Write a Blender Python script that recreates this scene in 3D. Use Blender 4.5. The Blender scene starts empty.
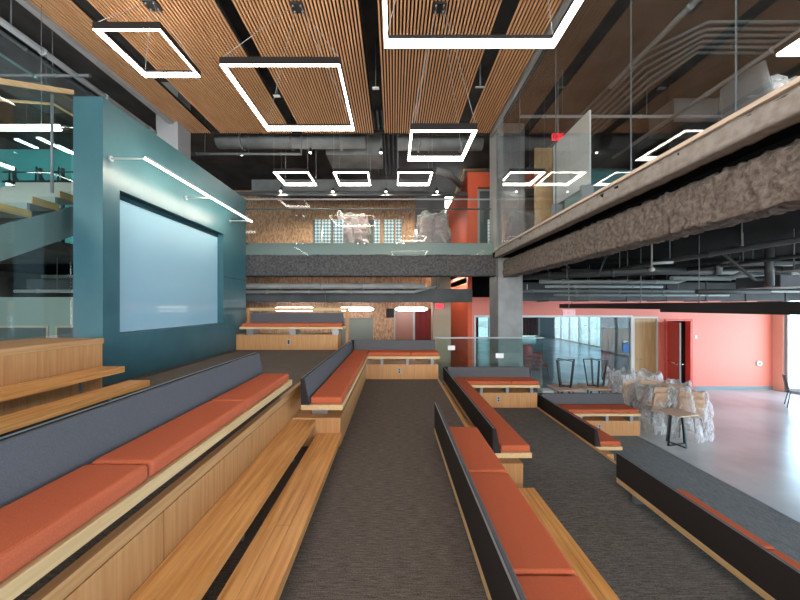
import bpy, math, random
from mathutils import Vector, Matrix, noise
random.seed(7)
C = bpy.context.scene.collection
PI = math.pi
EYE = 1.6
LA, LB, LC, L1, L2 = 0.0, -0.62, -1.24, 0.62, 1.24      # carpeted tiers
UP = 2.95                                               # upper floor

# ------------------------------------------------------------------ mesh kit
class MB:
    def __init__(s): s.v = []; s.f = []; s.sm = []
    def add(s, vs, fs, smooth=False):
        o = len(s.v); s.v += [tuple(v) for v in vs]
        s.f += [tuple(i + o for i in f) for f in fs]; s.sm += [smooth] * len(fs); return s
    def box(s, x0, x1, y0, y1, z0, z1):
        x0, x1 = min(x0, x1), max(x0, x1); y0, y1 = min(y0, y1), max(y0, y1); z0, z1 = min(z0, z1), max(z0, z1)
        return s.add([(x0,y0,z0),(x1,y0,z0),(x1,y1,z0),(x0,y1,z0),(x0,y0,z1),(x1,y0,z1),(x1,y1,z1),(x0,y1,z1)],
              [(0,3,2,1),(4,5,6,7),(0,1,5,4),(1,2,6,5),(2,3,7,6),(3,0,4,7)])
    def prism(s, poly, axis, a, b):
        # poly of 2-D points, extruded along axis from a to b. axis x: (y,z); y: (x,z); z: (x,y)
        def P(p, t):
            return (t,p[0],p[1]) if axis == 'x' else ((p[0],t,p[1]) if axis == 'y' else (p[0],p[1],t))
        n = len(poly)
        vs = [P(p, a) for p in poly] + [P(p, b) for p in poly]
        fs = [tuple(range(n-1,-1,-1)), tuple(range(n, 2*n))] + [(i,(i+1)%n,(i+1)%n+n,i+n) for i in range(n)]
        return s.add(vs, fs)
    def tube(s, pts, r, n=10, closed=False):
        pts = [Vector(p) for p in pts]; m = len(pts); rings = []
        up = None
        for i, p in enumerate(pts):
            a = pts[i-1] if (i > 0 or closed) else p
            b = pts[(i+1) % m] if (i < m-1 or closed) else p
            d = (b - a).normalized()
            if up is None:
                up = Vector((0,0,1)) if abs(d.z) < .9 else Vector((1,0,0))
            u = d.cross(up); 
            if u.length < 1e-4: up = Vector((1,0,0)) if abs(d.x) < .9 else Vector((0,1,0)); u = d.cross(up)
            u.normalize(); w = u.cross(d).normalized(); up = w
            rr = r[i] if isinstance(r, (list, tuple)) else r
            k = 1.0
            if 0 < i < m-1 or closed:
                c = (p-a).normalized().dot((b-p).normalized()); k = 1/max(.5, math.sqrt((1+c)/2))
            rings.append([p + (u*math.cos(2*PI*j/n) + w*math.sin(2*PI*j/n))*rr for j in range(n)])
        vs = [v for g in rings for v in g]; fs = []
        for i in range(m if closed else m-1):
            for j in range(n):
                a0 = i*n+j; a1 = i*n+(j+1)%n; b0 = ((i+1)%m)*n+j; b1 = ((i+1)%m)*n+(j+1)%n
                fs.append((a0,a1,b1,b0))
        s.add(vs, fs, True)
        if not closed:
            o = len(s.v)-len(vs)
            s.f += [tuple(o+j for j in range(n-1,-1,-1)), tuple(o+(m-1)*n+j for j in range(n))]; s.sm += [False, False]
        return s
    def ball(s, c, r, n=10, sz=1):
        vs = []; fs = []
        for i in range(n+1):
            t = PI*i/n
            for j in range(n*2):
                a = PI*j/n
                vs.append((c[0]+r*math.sin(t)*math.cos(a), c[1]+r*math.sin(t)*math.sin(a), c[2]+r*sz*math.cos(t)))
        m = 2*n
        for i in range(n):
            for j in range(m): fs.append((i*m+j,(i+1)*m+j,(i+1)*m+(j+1)%m,i*m+(j+1)%m))
        return s.add(vs, fs, True)
    def build(s, name, mat, parent=None, bevel=0, seg=2, smooth=False):
        me = bpy.data.meshes.new(name); me.from_pydata(s.v, [], s.f); me.update()
        for p, q in zip(me.polygons, s.sm): p.use_smooth = q or smooth
        o = bpy.data.objects.new(name, me); C.objects.link(o)
        if mat: me.materials.append(mat)
        if parent: o.parent = parent
        if bevel:
            b = o.modifiers.new('bevel', 'BEVEL'); b.width = bevel; b.segments = seg; b.limit_method = 'ANGLE'; b.angle_limit = .6
        return o
def tag(o, label=None, cat=None, group=None, kind=None):
    if label: o['label'] = label
    if cat: o['category'] = cat
    if group: o['group'] = group
    if kind: o['kind'] = kind
    return o
def empty(name, loc, label, cat, group=None, rz=0):
    o = bpy.data.objects.new(name, None); C.objects.link(o); o.location = loc; o.rotation_euler = (0,0,rz)
    o.empty_display_size = .1
    return tag(o, label, cat, group)
def struct(o, label=None): return tag(o, label, kind='structure')
def copy_tree(o, parent=None):
    c = o.copy(); C.objects.link(c)
    if parent: c.parent = parent; c.matrix_parent_inverse = o.matrix_parent_inverse.copy()
    for ch in KIDS(o): copy_tree(ch, c)
    return c
def KIDS(o): return [x for x in list(C.objects) if x.parent == o]
def B(*a): return MB().box(*a)

# ------------------------------------------------------------------ materials
def mat(name, col=(.5,.5,.5), rough=.5, metal=0, emit=None, es=0, spec=.5):
    m = bpy.data.materials.new(name); m.use_nodes = True
    b = m.node_tree.nodes['Principled BSDF']
    b.inputs['Base Color'].default_value = (*col, 1); b.inputs['Roughness'].default_value = rough
    b.inputs['Metallic'].default_value = metal; b.inputs['Specular IOR Level'].default_value = spec
    if emit:
        b.inputs['Emission Color'].default_value = (*emit, 1); b.inputs['Emission Strength'].default_value = es
    return m
def nt(m): return m.node_tree.nodes, m.node_tree.links, m.node_tree.nodes['Principled BSDF']
def noise_mat(name, c0, c1, scale=(1,1,1), freq=5, detail=4, rough=.5, bump=0, bdist=.01, p0=.35, p1=.65, spec=.5, metal=0, bfreq=None):
    m = mat(name, c0, rough, metal, spec=spec); N, L, b = nt(m)
    tc = N.new('ShaderNodeTexCoord'); mp = N.new('ShaderNodeMapping'); mp.inputs['Scale'].default_value = scale
    nz = N.new('ShaderNodeTexNoise'); nz.inputs['Scale'].default_value = freq; nz.inputs['Detail'].default_value = detail
    cr = N.new('ShaderNodeValToRGB'); cr.color_ramp.elements[0].position = p0; cr.color_ramp.elements[1].position = p1
    cr.color_ramp.elements[0].color = (*c0,1); cr.color_ramp.elements[1].color = (*c1,1)
    L.new(tc.outputs['Object'], mp.inputs['Vector']); L.new(mp.outputs['Vector'], nz.inputs['Vector'])
    L.new(nz.outputs['Fac'], cr.inputs['Fac']); L.new(cr.outputs['Color'], b.inputs['Base Color'])
    if bump:
        bn = N.new('ShaderNodeBump'); bn.inputs['Strength'].default_value = bump; bn.inputs['Distance'].default_value = bdist
        if bfreq:
            n2 = N.new('ShaderNodeTexNoise'); n2.inputs['Scale'].default_value = bfreq; n2.inputs['Detail'].default_value = 3
            L.new(tc.outputs['Object'], n2.inputs['Vector']); L.new(n2.outputs['Fac'], bn.inputs['Height'])
        else: L.new(nz.outputs['Fac'], bn.inputs['Height'])
        L.new(bn.outputs['Normal'], b.inputs['Normal'])
    return m
def oak(name, c0, c1, axis, rough=.42):
    sc = {'x':(.7,14,14), 'y':(14,.7,14), 'z':(14,14,.7)}[axis]
    m = noise_mat(name, c0, c1, sc, 3.0, 6, rough, .06, .004, .3, .7, spec=.4)
    return m
O0, O1 = (.40,.20,.075), (.58,.33,.145)
oakY = oak('oak_along_tier', O0, O1, 'y'); oakX = oak('oak_across_tier', O0, O1, 'x'); oakZ = oak('oak_upright', (.43,.20,.07), (.56,.295,.12), 'z', .5)
oakE = oak('oak_pale_edge', (.52,.34,.16), (.66,.46,.24), 'y', .5); oakEX = oak('oak_pale_edge_across', (.52,.34,.16), (.66,.46,.24), 'x', .5)
tread = oak('oak_tread', (.52,.225,.06), (.78,.41,.145), 'y', .3)
slatw = oak('ceiling_slat_wood', (.60,.30,.14), (.80,.46,.24), 'y', .55)
slatback = mat('ceiling_backing', (.012,.009,.008), .9)
red = noise_mat('rust_fabric', (.40,.092,.040), (.49,.118,.054), (1,1,1), 320, 2, .9, .25, .002, spec=.15)
grey = noise_mat('charcoal_fabric', (.076,.077,.084), (.102,.103,.112), (1,1,1), 260, 2, .75, .15, .002, spec=.25)
greyback = noise_mat('black_felt', (.022,.019,.019), (.035,.03,.029), (1,1,1), 200, 2, .85, spec=.15)
black = mat('black_metal', (.012,.012,.013), .4); steel = mat('steel', (.28,.3,.32), .4, .7)
chrome = mat('chrome', (.7,.72,.72), .2, 1)
white = mat('white_paint', (.75,.77,.76), .5); plate = mat('outlet_grey', (.35,.37,.38), .4)
teal = noise_mat('teal_paint', (.026,.095,.115), (.034,.112,.132), (1,1,1), 2, 3, .38, spec=.5)
screenm = mat('pale_blue_board', (.27,.44,.52), .06, spec=.6)
cyan = mat('cyan_paint', (.12,.48,.50), .5)
coral = mat('coral_paint', (.84,.25,.19), .5); orange = mat('orange_paint', (.80,.13,.05), .5); redd = mat('red_door_paint', (.74,.10,.07), .4)
header = mat('peach_paint', (.90,.50,.38), .5)
beige = noise_mat('beige_paint', (.42,.33,.23), (.46,.36,.26), (1,1,1), 2, 2, .6)
soffit = mat('black_soffit', (.006,.007,.007), .95, spec=.05)
darkceil = noise_mat('dark_ceiling', (.055,.050,.046), (.095,.088,.080), (1,1,1), 1.5, 3, .9)
ductm = noise_mat('painted_duct', (.12,.13,.13), (.18,.19,.19), (1,1,1), 2, 3, .5, spec=.4)
ductl = noise_mat('pale_duct', (.30,.30,.29), (.40,.40,.38), (1,1,1), 2, 3, .45, spec=.4)
pipem = mat('painted_pipe', (.13,.15,.155), .45); pipel = mat('pale_pipe', (.34,.36,.36), .45)
conc = noise_mat('column_concrete', (.20,.21,.215), (.26,.27,.275), (1,1,1), 3, 4, .6)
fire = noise_mat('sprayed_fireproofing', (.105,.088,.077), (.225,.190,.168), (1,1,1), 20, 5, .95, 1, .03, .3, .7, spec=.1)
firel = noise_mat('sprayed_slab_edge', (.235,.21,.19), (.32,.295,.27), (1,1,1), 14, 6, .95, .7, .012, .3, .6, spec=.1)
fired = noise_mat('grey_fireproofing', (.055,.055,.055), (.13,.13,.13), (1,1,1), 18, 6, .95, .8, .02, .3, .7, spec=.1)
capm = mat('white_oak_nosing', (.62,.50,.40), .4)
floorc = noise_mat('polished_concrete', (.36,.38,.39), (.48,.50,.51), (1,1,1), .9, 5, .22, spec=.5)
wood_d = noise_mat('maple_door', (.46,.30,.14), (.55,.38,.19), (8,8,.6), 2, 4, .4)
plum = mat('plum_wall', (.06,.035,.045), .6); curtain = noise_mat('burgundy_curtain', (.09,.008,.010), (.20,.02,.022), (40,40,.2), 1, 2, .9)
graywall = mat('grey_wall', (.16,.17,.18), .6)
palegreen = mat('pale_green_wall', (.36,.44,.40), .5)
risergrey = mat('stair_grey', (.22,.24,.24), .5)
shellw = noise_mat('chair_plywood', (.40,.25,.16), (.50,.33,.22), (3,3,3), 4, 3, .4)
tabletop = noise_mat('table_laminate', (.55,.36,.25), (.62,.43,.31), (3,20,3), 3, 3, .4)
redshell = mat('red_chair_shell', (.35,.03,.02), .4)
mauve = mat('mauve_shell', (.32,.18,.19), .5)
bluesign = mat('blue_notice', (.03,.16,.48), .5); exitred = mat('exit_red', (.8,.02,.03), .4, emit=(1,.03,.06), es=1.2)
exitpink = mat('exit_pink', (.9,.12,.2), .4, emit=(1,.1,.2), es=.6)
whitegl = mat('white_glass_board', (.88,.92,.91), .2)
grayglass = mat('smoked_panel', (.14,.16,.16), .15)
exterior = mat('pale_paving', (.8,.8,.78), .8)
def carpet(name, c0, c1, axis):
    m = mat(name, c0, .95, spec=.1); N, L, b = nt(m)
    tc = N.new('ShaderNodeTexCoord'); mp = N.new('ShaderNodeMapping'); mp.inputs['Scale'].default_value = (5,60,1) if axis == 'x' else (60,5,1)
    n1 = N.new('ShaderNodeTexNoise'); n1.inputs['Scale'].default_value = 2.2; n1.inputs['Detail'].default_value = 3
    n2 = N.new('ShaderNodeTexNoise'); n2.inputs['Scale'].default_value = 130; n2.inputs['Detail'].default_value = 2
    ad = N.new('ShaderNodeMath'); ad.operation = 'ADD'; hf = N.new('ShaderNodeMath'); hf.operation = 'MULTIPLY'; hf.inputs[1].default_value = .5
    cr = N.new('ShaderNodeValToRGB'); cr.color_ramp.elements[0].position = .36; cr.color_ramp.elements[1].position = .64
    cr.color_ramp.elements[0].color = (*c0,1); cr.color_ramp.elements[1].color = (*c1,1)
    L.new(tc.outputs['Object'], mp.inputs['Vector']); L.new(mp.outputs['Vector'], n1.inputs['Vector']); L.new(tc.outputs['Object'], n2.inputs['Vector'])
    L.new(n1.outputs['Fac'], ad.inputs[0]); L.new(n2.outputs['Fac'], ad.inputs[1]); L.new(ad.outputs[0], hf.inputs[0])
    L.new(hf.outputs[0], cr.inputs['Fac']); L.new(cr.outputs['Color'], b.inputs['Base Color'])
    bn = N.new('ShaderNodeBump'); bn.inputs['Strength'].default_value = .5; bn.inputs['Distance'].default_value = .004
    L.new(n2.outputs['Fac'], bn.inputs['Height']); L.new(bn.outputs['Normal'], b.inputs['Normal'])
    return m
carpA = carpet('brown_grey_carpet', (.060,.050,.044), (.20,.168,.148), 'x')
carpB = carpet('grey_carpet', (.056,.053,.050), (.185,.173,.162), 'x')
carpC = carpet('cool_grey_carpet', (.085,.092,.095), (.23,.245,.25), 'y')
carpL = carpet('taupe_carpet', (.075,.063,.053), (.185,.155,.13), 'x')
def osb():
    m = mat('osb_wall', (.4,.2,.1), .55); N, L, b = nt(m)
    tc = N.new('ShaderNodeTexCoord'); vo = N.new('ShaderNodeTexVoronoi'); vo.inputs['Scale'].default_value = 16
    mp = N.new('ShaderNodeMapping'); mp.inputs['Rotation'].default_value = (0,.6,0); mp.inputs['Scale'].default_value = (1.6,1,.6)
    cr = N.new('ShaderNodeValToRGB'); e = cr.color_ramp.elements
    e[0].color = (.26,.12,.06,1); e[1].color = (.64,.38,.22,1)
    L.new(tc.outputs['Object'], mp.inputs['Vector']); L.new(mp.outputs['Vector'], vo.inputs['Vector'])
    L.new(vo.outputs['Color'], cr.inputs['Fac']); L.new(cr.outputs['Color'], b.inputs['Base Color'])
    return m
osbm = osb()
def lace():
    m = mat('lace_print', (.5,.6,.7), .3); N, L, b = nt(m)
    tc = N.new('ShaderNodeTexCoord'); mp = N.new('ShaderNodeMapping'); mp.inputs['Rotation'].default_value = (0,.785,0); mp.inputs['Scale'].default_value = (15,15,15)
    ck = N.new('ShaderNodeTexChecker'); ck.inputs['Scale'].default_value = 1
    ck.inputs['Color1'].default_value = (.90,.97,1,1); ck.inputs['Color2'].default_value = (.22,.33,.40,1)
    L.new(tc.outputs['Object'], mp.inputs['Vector']); L.new(mp.outputs['Vector'], ck.inputs['Vector']); L.new(ck.outputs['Color'], b.inputs['Base Color'])
    return m
lacem = lace()
def glass(name, tint, ior=.045, rough=0.0):
    m = bpy.data.materials.new(name); m.use_nodes = True; N = m.node_tree.nodes; L = m.node_tree.links
    N.remove(N['Principled BSDF']); out = N['Material Output']
    t = N.new('ShaderNodeBsdfTransparent'); t.inputs['Color'].default_value = (*tint,1)
    g = N.new('ShaderNodeBsdfGlossy'); g.inputs['Roughness'].default_value = rough; g.inputs['Color'].default_value = (1,1,1,1)
    lw = N.new('ShaderNodeLayerWeight'); lw.inputs['Blend'].default_value = .5      # Schlick reflectance, same from both sides
    pw = N.new('ShaderNodeMath'); pw.operation = 'POWER'; pw.inputs[1].default_value = 4.5; L.new(lw.outputs['Facing'], pw.inputs[0])
    f = N.new('ShaderNodeMath'); f.operation = 'MULTIPLY_ADD'; f.inputs[1].default_value = 1-ior; f.inputs[2].default_value = ior; L.new(pw.outputs[0], f.inputs[0])
    mx = N.new('ShaderNodeMixShader'); L.new(f.outputs[0], mx.inputs[0]); L.new(t.outputs[0], mx.inputs[1]); L.new(g.outputs[0], mx.inputs[2])
    L.new(mx.outputs[0], out.inputs['Surface']); return m
gl = glass('clear_glass', (.93,.97,.96), .022); glg = glass('greenish_glass', (.84,.92,.90), .05); tint = glass('tinted_window_glass', (.30,.37,.385), .04); gld = glass('screen_glass', (.90,.92,.92), .06)  # window tint added to dim the bright sky behind the panes
def plastic():
    m = bpy.data.materials.new('plastic_film'); m.use_nodes = True; N = m.node_tree.nodes; L = m.node_tree.links
    N.remove(N['Principled BSDF']); out = N['Material Output']
    t = N.new('ShaderNodeBsdfTransparent'); t.inputs['Color'].default_value = (.95,.95,.95,1)
    d = N.new('ShaderNodeBsdfDiffuse'); d.inputs['Color'].default_value = (.9,.9,.9,1)
    g = N.new('ShaderNodeBsdfGlossy'); g.inputs['Roughness'].default_value = .3
    a = N.new('ShaderNodeMixShader'); a.inputs[0].default_value = .22; L.new(d.outputs[0], a.inputs[1]); L.new(g.outputs[0], a.inputs[2])
    lw = N.new('ShaderNodeLayerWeight'); lw.inputs['Blend'].default_value = .42
    tc = N.new('ShaderNodeTexCoord'); nz = N.new('ShaderNodeTexNoise'); nz.inputs['Scale'].default_value = 7; nz.inputs['Detail'].default_value = 3; nz.inputs['Distortion'].default_value = 1.5
    bn = N.new('ShaderNodeBump'); bn.inputs['Strength'].default_value = 1; bn.inputs['Distance'].default_value = .05
    L.new(tc.outputs['Object'], nz.inputs['Vector']); L.new(nz.outputs['Fac'], bn.inputs['Height'])
    for q in (d, g, lw): L.new(bn.outputs['Normal'], q.inputs['Normal'])
    mx = N.new('ShaderNodeMixShader'); ma = N.new('ShaderNodeMath'); ma.operation = 'MULTIPLY_ADD'; ma.inputs[1].default_value = .60; ma.inputs[2].default_value = .16; L.new(lw.outputs['Facing'], ma.inputs[0]); L.new(ma.outputs[0], mx.inputs[0]); L.new(t.outputs[0], mx.inputs[1]); L.new(a.outputs[0], mx.inputs[2])
    L.new(mx.outputs[0], out.inputs['Surface']); return m
film = plastic()
ledm = mat('led_strip', (1,1,1), .5, emit=(1,.90,.80), es=14)
ledc = mat('led_cool', (1,1,1), .5, emit=(1,.97,.93), es=9)
ledw = mat('led_wall', (1,1,1), .5, emit=(1,.88,.72), es=95)

# ------------------------------------------------------------------ floors and tiers
struct(B(-14, 13.2, -4, 28.6, -1.44, -1.24).build('floor', floorc))
struct(B(-3.62, -1.19, -2, 7.62, -1.24, L1).build('floor_upper_tier', carpL))
struct(B(-1.19, .97, -2, 7.62, -1.24, LA).build('floor_aisle', carpA))
struct(B(.97, 3.14, -2, 7.62, -1.24, LB).build('floor_middle_tier', carpB))
struct(B(3.14, 5.3, -2, 7.62, -1.24, LC+.008).build('floor_lower_tier', carpC))
struct(B(5.3, 5.325, -2, 7.62, -1.24, LC+.010).build('trim_1', steel))
# oak ledge at the left, its face to the aisle
m = MB()
for k in range(6):
    y1 = 3.6 - k; m.box(-3.30, -3.28, max(-2, y1-.996), y1, L1, L2-.06)
m.box(-4.04, -3.30, -2, 3.6, L1, L2-.06)
struct(m.build('wall_ledge', oakZ)); struct(B(-4.04, -3.27, -2, 3.61, L2-.06, L2).build('trim_2', oakY, bevel=.004))
# risers: panels with open joints and a cap
def riser(x, top, low, y0, y1, first, n):
    m = MB(); e = [first - i for i in range(-6, 9)]
    e = sorted([y0] + [v for v in e if y0+.05 < v < y1-.05] + [y1])
    for a, b in zip(e[:-1], e[1:]): m.box(x, x+.018, a+.004, b-.004, low, top-.066)
    struct(m.build('wall_riser', oakZ)); struct(B(x-.03, x+.022, y0, y1, top-.058, top+.006).build('trim_%d' % n, oakY, bevel=.003))
riser(-1.19, L1, LA, -2, 7.62, 2.63, 3); riser(.97, LA, LB, -2, 7.62, 2.63, 4); riser(3.14, LB, LC+.008, -2, 7.62, 2.63, 5)

# ------------------------------------------------------------------ treads
def step(x0, x1, top, y1, label, group, seams=(2.11,), under=None):
    y0 = -1.9
    t = empty('wooden_step', ((x0+x1)/2, (y0+y1)/2, top-.065), label, 'step', group)
    ox, oy, oz = t.location
    e = [y0] + sorted(list(seams) + [s-2.2 for s in seams if s-2.2 > y0+.1]) + [y1]
    for a, b in zip(e[:-1], e[1:]):
        m = MB(); w = (x1-x0)
        for i in range(3):      # boards within a tread
            m.box(x0+w*i/3+(.002 if i else 0)-ox, x0+w*(i+1)/3-ox, a+.0015-oy, b-.0015-oy, 0, .065)
        m.build('tread_board', tread, t, bevel=.003)
    y = y1-.35
    while y > y0:
        m = MB().box(x0+.10-ox, x1-.14-ox, y-.012-oy, y+.012-oy, (under-top+.065), .0); m.build('bracket', steel, t); y -= 1.1
    return t
step(-.875, -.59, .155, 3.64, 'lower oak step beside the central carpet aisle, below the long left bench', None, under=LA)
step(-1.168, -.888, .31, 3.64, 'upper oak step directly under the long left bench, against the panelled riser', None, under=LA)
step(-2.95, -2.72, L1+.155, 3.57, 'lower oak step behind the long left bench, ending beside the teal wall', None, (1.6,), under=L1)
step(-3.26, -3.00, L1+.31, 3.57, 'upper oak step against the tall oak ledge at far left', None, (1.6,), under=L1)
step(1.285, 1.59, LB+.155, 3.64, 'lower oak step beside the right carpet level, next to the bench with black back', None, under=LB)
step(.992, 1.27, LB+.31, 3.64, 'upper oak step tucked under the seat of the bench right of the aisle', None, under=LB)

# ------------------------------------------------------------------ benches
def part_run(root, o, xb, xf, zt, y0, y1, seams, cush=None, pan=None, feet=(), endcap=True):
    ox, oy, oz = o
    B(xb-ox, xf-ox, y0-oy, y1-oy, zt+.13-oz, zt+.187-oz).build('seat_board', oakE, root, bevel=.003)
    cs = list(seams)
    for a, b in zip(cs[:-1], cs[1:]):
        B(xb+.10-ox, xf-.010-ox, a+.004-oy, b-.004-oy, zt+.189-oz, zt+.268-oz).build('cushion', red, root, bevel=.022, seg=3, smooth=False)
    p0, p1 = pan or (y0, y1)
    z0, z1 = zt+.189-oz, zt+.472-oz
    MB().prism([(xb+.016-ox,z0),(xb+.098-ox,z0),(xb+.042-ox,z1),(xb+.016-ox,z1)], 'y', p0+.006-oy, p1-oy).build('backrest', grey, root, bevel=.006)
    MB().prism([(xb-ox,z0),(xb+.014-ox,z0),(xb+.014-ox,z1+.004),(xb-ox,z1+.004)], 'y', p0-oy, p1-oy).build('back_panel', greyback, root)
    MB().box(xb+.002-ox, xb+.012-ox, p0-oy, p1-oy, z1+.0045, z1+.008).build('edge_trim', steel, root)
    MB().prism([(xb+.016-ox,z0),(xb+.096-ox,z0),(xb+.040-ox,z1-.002),(xb+.016-ox,z1-.002)], 'y', p0-.004-oy, p0+.005-oy).build('end_cap', greyback, root)
    for f in feet:
        B(xb+.05-ox, xf-.22-ox, f-.02-oy, f+.02-oy, zt-oz, zt+.13-oz).build('foot', steel, root)
def straight(loc, label, xb, xf, zt, y0, y1, seams, feet, pan=None):
    t = empty('upholstered_bench', ((xb+xf)/2, (y0+y1)/2, zt), label, 'bench', 'rust cushioned tiered benches')
    part_run(t, t.location, xb, xf, zt, y0, y1, seams, feet=feet, pan=pan); return t
straight(0, 'long rust cushioned bench with grey back filling the left foreground', -1.50, -1.10, L1, -1.9, 3.46, (-1.42,-.46,.50,1.46,2.42,3.40), (3.3,2.08,.9,-.3,-1.5))
straight(0, 'long rust cushioned bench with black back right of the central aisle, seen from above', .47, .93, LA, -1.9, 3.72, (-1.3,-.34,.63,1.60,2.58,3.55), (3.4,2.1,.9,-.3,-1.5))
straight(0, 'bench seen from behind at lower right, black back hiding most of its rust cushions', 2.64, 3.10, LB, -1.9, 3.80, (-1.3,-.34,.63,1.60,2.58,3.42), (3.6,2.1,.9,-.3))
def corner(label, dx, lvl, ynear, plabel):
    zt = lvl+.33; xb, xf = -1.02+dx, -.563+dx; yf, yb = 6.88, 7.42
    o = Vector(((xb+xf)/2, (ynear+yb)/2, zt)); ox, oy, oz = o
    t = empty('corner_bench', o, label, 'bench', 'L shaped tiered benches')
    x2 = .985+dx
    part_run(t, o, xb, xf, zt, ynear, yb, (ynear+.015, (ynear+yf)/2, yb-.11), feet=(ynear+.3, 5.4 if ynear < 5 else 6.2, 6.6), pan=(ynear, yb))
    B(xf+.001-ox, x2-ox, yf-oy, yb-oy, zt+.13-oz, zt+.187-oz).build('seat_board', oakEX, t, bevel=.003)
    xm = xf+(x2-xf)*.60
    for a, b in ((xf, xm), (xm, x2-.01)):
        B(a+.003-ox, b-.003-ox, yf+.018-oy, yb-.10-oy, zt+.189-oz, zt+.268-oz).build('cushion', red, t, bevel=.022, seg=3)
    z0, z1 = zt+.189-oz, zt+.48-oz
    MB().prism([(yb-.016-oy,z0),(yb-.098-oy,z0),(yb-.042-oy,z1),(yb-.016-oy,z1)], 'x', xb+.10-ox, x2-.03-ox).build('backrest', grey, t, bevel=.006)
    B(xb+.02-ox, x2-.03-ox, yb-.014-oy, yb-oy, z0, z1+.004).build('back_panel', greyback, t)
    for fx in (xf+.30, xf+.86, x2-.16):
        B(fx-.03-ox, fx+.03-ox, yf+.05-oy, yb-.05-oy, 0, .13).build('foot', steel, t)
    # plinth, one joined L
    p = empty('bench_plinth', (-.9+dx, ynear+.15, lvl), plabel, 'plinth', 'oak plinths under the corner benches')
    q = p.location; 
    X0, X1, X2 = -1.165+dx, -.61+dx, (.965+dx if dx < 4 else 1.05+dx)
    Y0, Y1, Y2 = ynear+.14, 6.98, 7.55
    poly = [(X0-q.x,Y0-q.y),(X1-q.x,Y0-q.y),(X1-q.x,Y1-q.y),(X2-q.x,Y1-q.y),(X2-q.x,Y2-q.y),(X0-q.x,Y2-q.y)]
    MB().prism(poly, 'z', .002, .328).build('box', oakZ, p, bevel=.003)
    ocx = (X1+X2)/2-.06-q.x; oy_ = Y1-q.y
    op = B(ocx-.035, ocx+.035, oy_-.008, oy_-.0005, .13, .25).build('outlet', plate, p)
    MB().box(ocx-.018, ocx+.018, oy_-.011, oy_-.0085, .145, .18).box(ocx-.018, ocx+.018, oy_-.011, oy_-.0085, .20, .235).build('socket', black, op)
    return t
corner('L-shaped rust bench closing the far end of the central aisle', 0, LA, 3.5, 'oak plinth at the end of the central aisle, under the highest L-shaped bench')
corner('L-shaped rust bench in the middle, long black back facing the central aisle', 2.16, LB, 3.70, 'oak plinth of the middle L-shaped bench, behind the right carpet level')
corner('lowest L-shaped bench, blue-grey back next to the wrapped chairs', 4.32, LC+.008, 5.26, 'pale oak plinth of the lowest L-shaped bench beside the wrapped chairs')
# bench on a box at the back of the upper tier
p = empty('bench_plinth', (-2.4, 7.3, L1), 'oak plinth against the teal wall at the back of the upper tier', 'plinth', 'oak plinths under the corner benches')
B(-1.12, 1.15, -.17, .3, .002, .345).build('box', oakZ, p, bevel=.003)
op = B(.02, .09, -.178, -.1705, .12, .24).build('outlet', plate, p); B(.035, .075, -.181, -.1785, .135, .225).build('socket', black, op)
t = empty('upholstered_bench', (-2.25, 7.2, L1+.345), 'short straight rust bench facing the camera beside the teal wall', 'bench', 'rust cushioned tiered benches')
B(-1.13, 1.13, -.2, .28, .125, .18).build('seat_board', oakEX, t, bevel=.003)
for a, b in ((-1.10,.38),(.386,1.11)): B(a, b, -.18, .17, .182, .25).build('cushion', red, t, bevel=.02, seg=3)
MB().prism([(.26,.18),(.18,.18),(.23,.475),(.26,.475)], 'x', -1.07, 1.07).build('backrest', grey, t, bevel=.006)
for fx in (-.95, .0, .95): B(fx-.07, fx+.07, -.1, .2, .0, .125).build('foot', steel, t)
t = empty('wooden_screen_frame', (-2.27, 7.6, L1), 'oak frame standing behind the short bench by the teal wall', 'frame')
for x in (-1.18, 1.16): B(x-.035, x+.035, -.02, .05, 0, .94).build('post', oakZ, t)
B(-1.145, 1.125, -.02, .05, .87, .94).build('rail', oakEX, t)

# ------------------------------------------------------------------ teal wall and screen
m = MB(); X0, X1, Y0, Y1, Z1 = -3.89, -3.53, 3.88, 7.62, 4.14
ry0, ry1, rz0, rz1, d = 4.12, 6.62, 1.24, 3.09, .14
m.box(X0, X1, Y0, ry0, -1.24, Z1).box(X0, X1, ry1, Y1, -1.24, Z1).box(X0, X1, ry0, ry1, -1.24, rz0).box(X0, X1, ry0, ry1, rz1, Z1).box(X0, X1-d, ry0, ry1, rz0, rz1)
struct(m.build('wall_left', teal))
struct(B(X1, X1+.10, 3.9, 7.1, L1, L1+.012).build('trim_6', mat('floor_track', (.05,.042,.038), .6)))
struct(B(X1, X1+.004, 6.64, 7.61, 2.20, 2.214).build('trim_7', mat('teal_joint', (.012,.05,.06), .6)))
t = empty('display_board', (X1-d, (ry0+ry1)/2, rz0), 'large pale blue glossy board set into the teal wall', 'board')
B(.002, .02, -1.245, 1.245, .01, 1.78).build('panel', screenm, t)
B(.002, .035, -1.248, 1.248, 1.782, 1.845).build('top_housing', mat('board_housing', (.012,.06,.072), .5), t)
# linear wall light
t = empty('wall_light', (X1, 5.4, 3.43), 'slim linear light held off the teal wall above the board', 'light')
m = MB().box(.455, .485, -1.44, 1.50, -.012, .02); m.build('bar', pipel, t)
MB().box(.452, .488, -1.44, 1.50, -.022, -.0125).build('diffuser', ledc, t); MB().box(.449, .4545, -1.44, 1.50, -.012, .012).build('wall_side_diffuser', ledw, t)
for y in (-1.42, .02, 1.48):
    MB().tube([(.004,y,.002),(.458,y,.002)], .011).build('arm', pipel, t); MB().tube([(.001,y,.002),(.02,y,.002)], .034, 16).build('mounting_plate', pipel, t)

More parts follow.
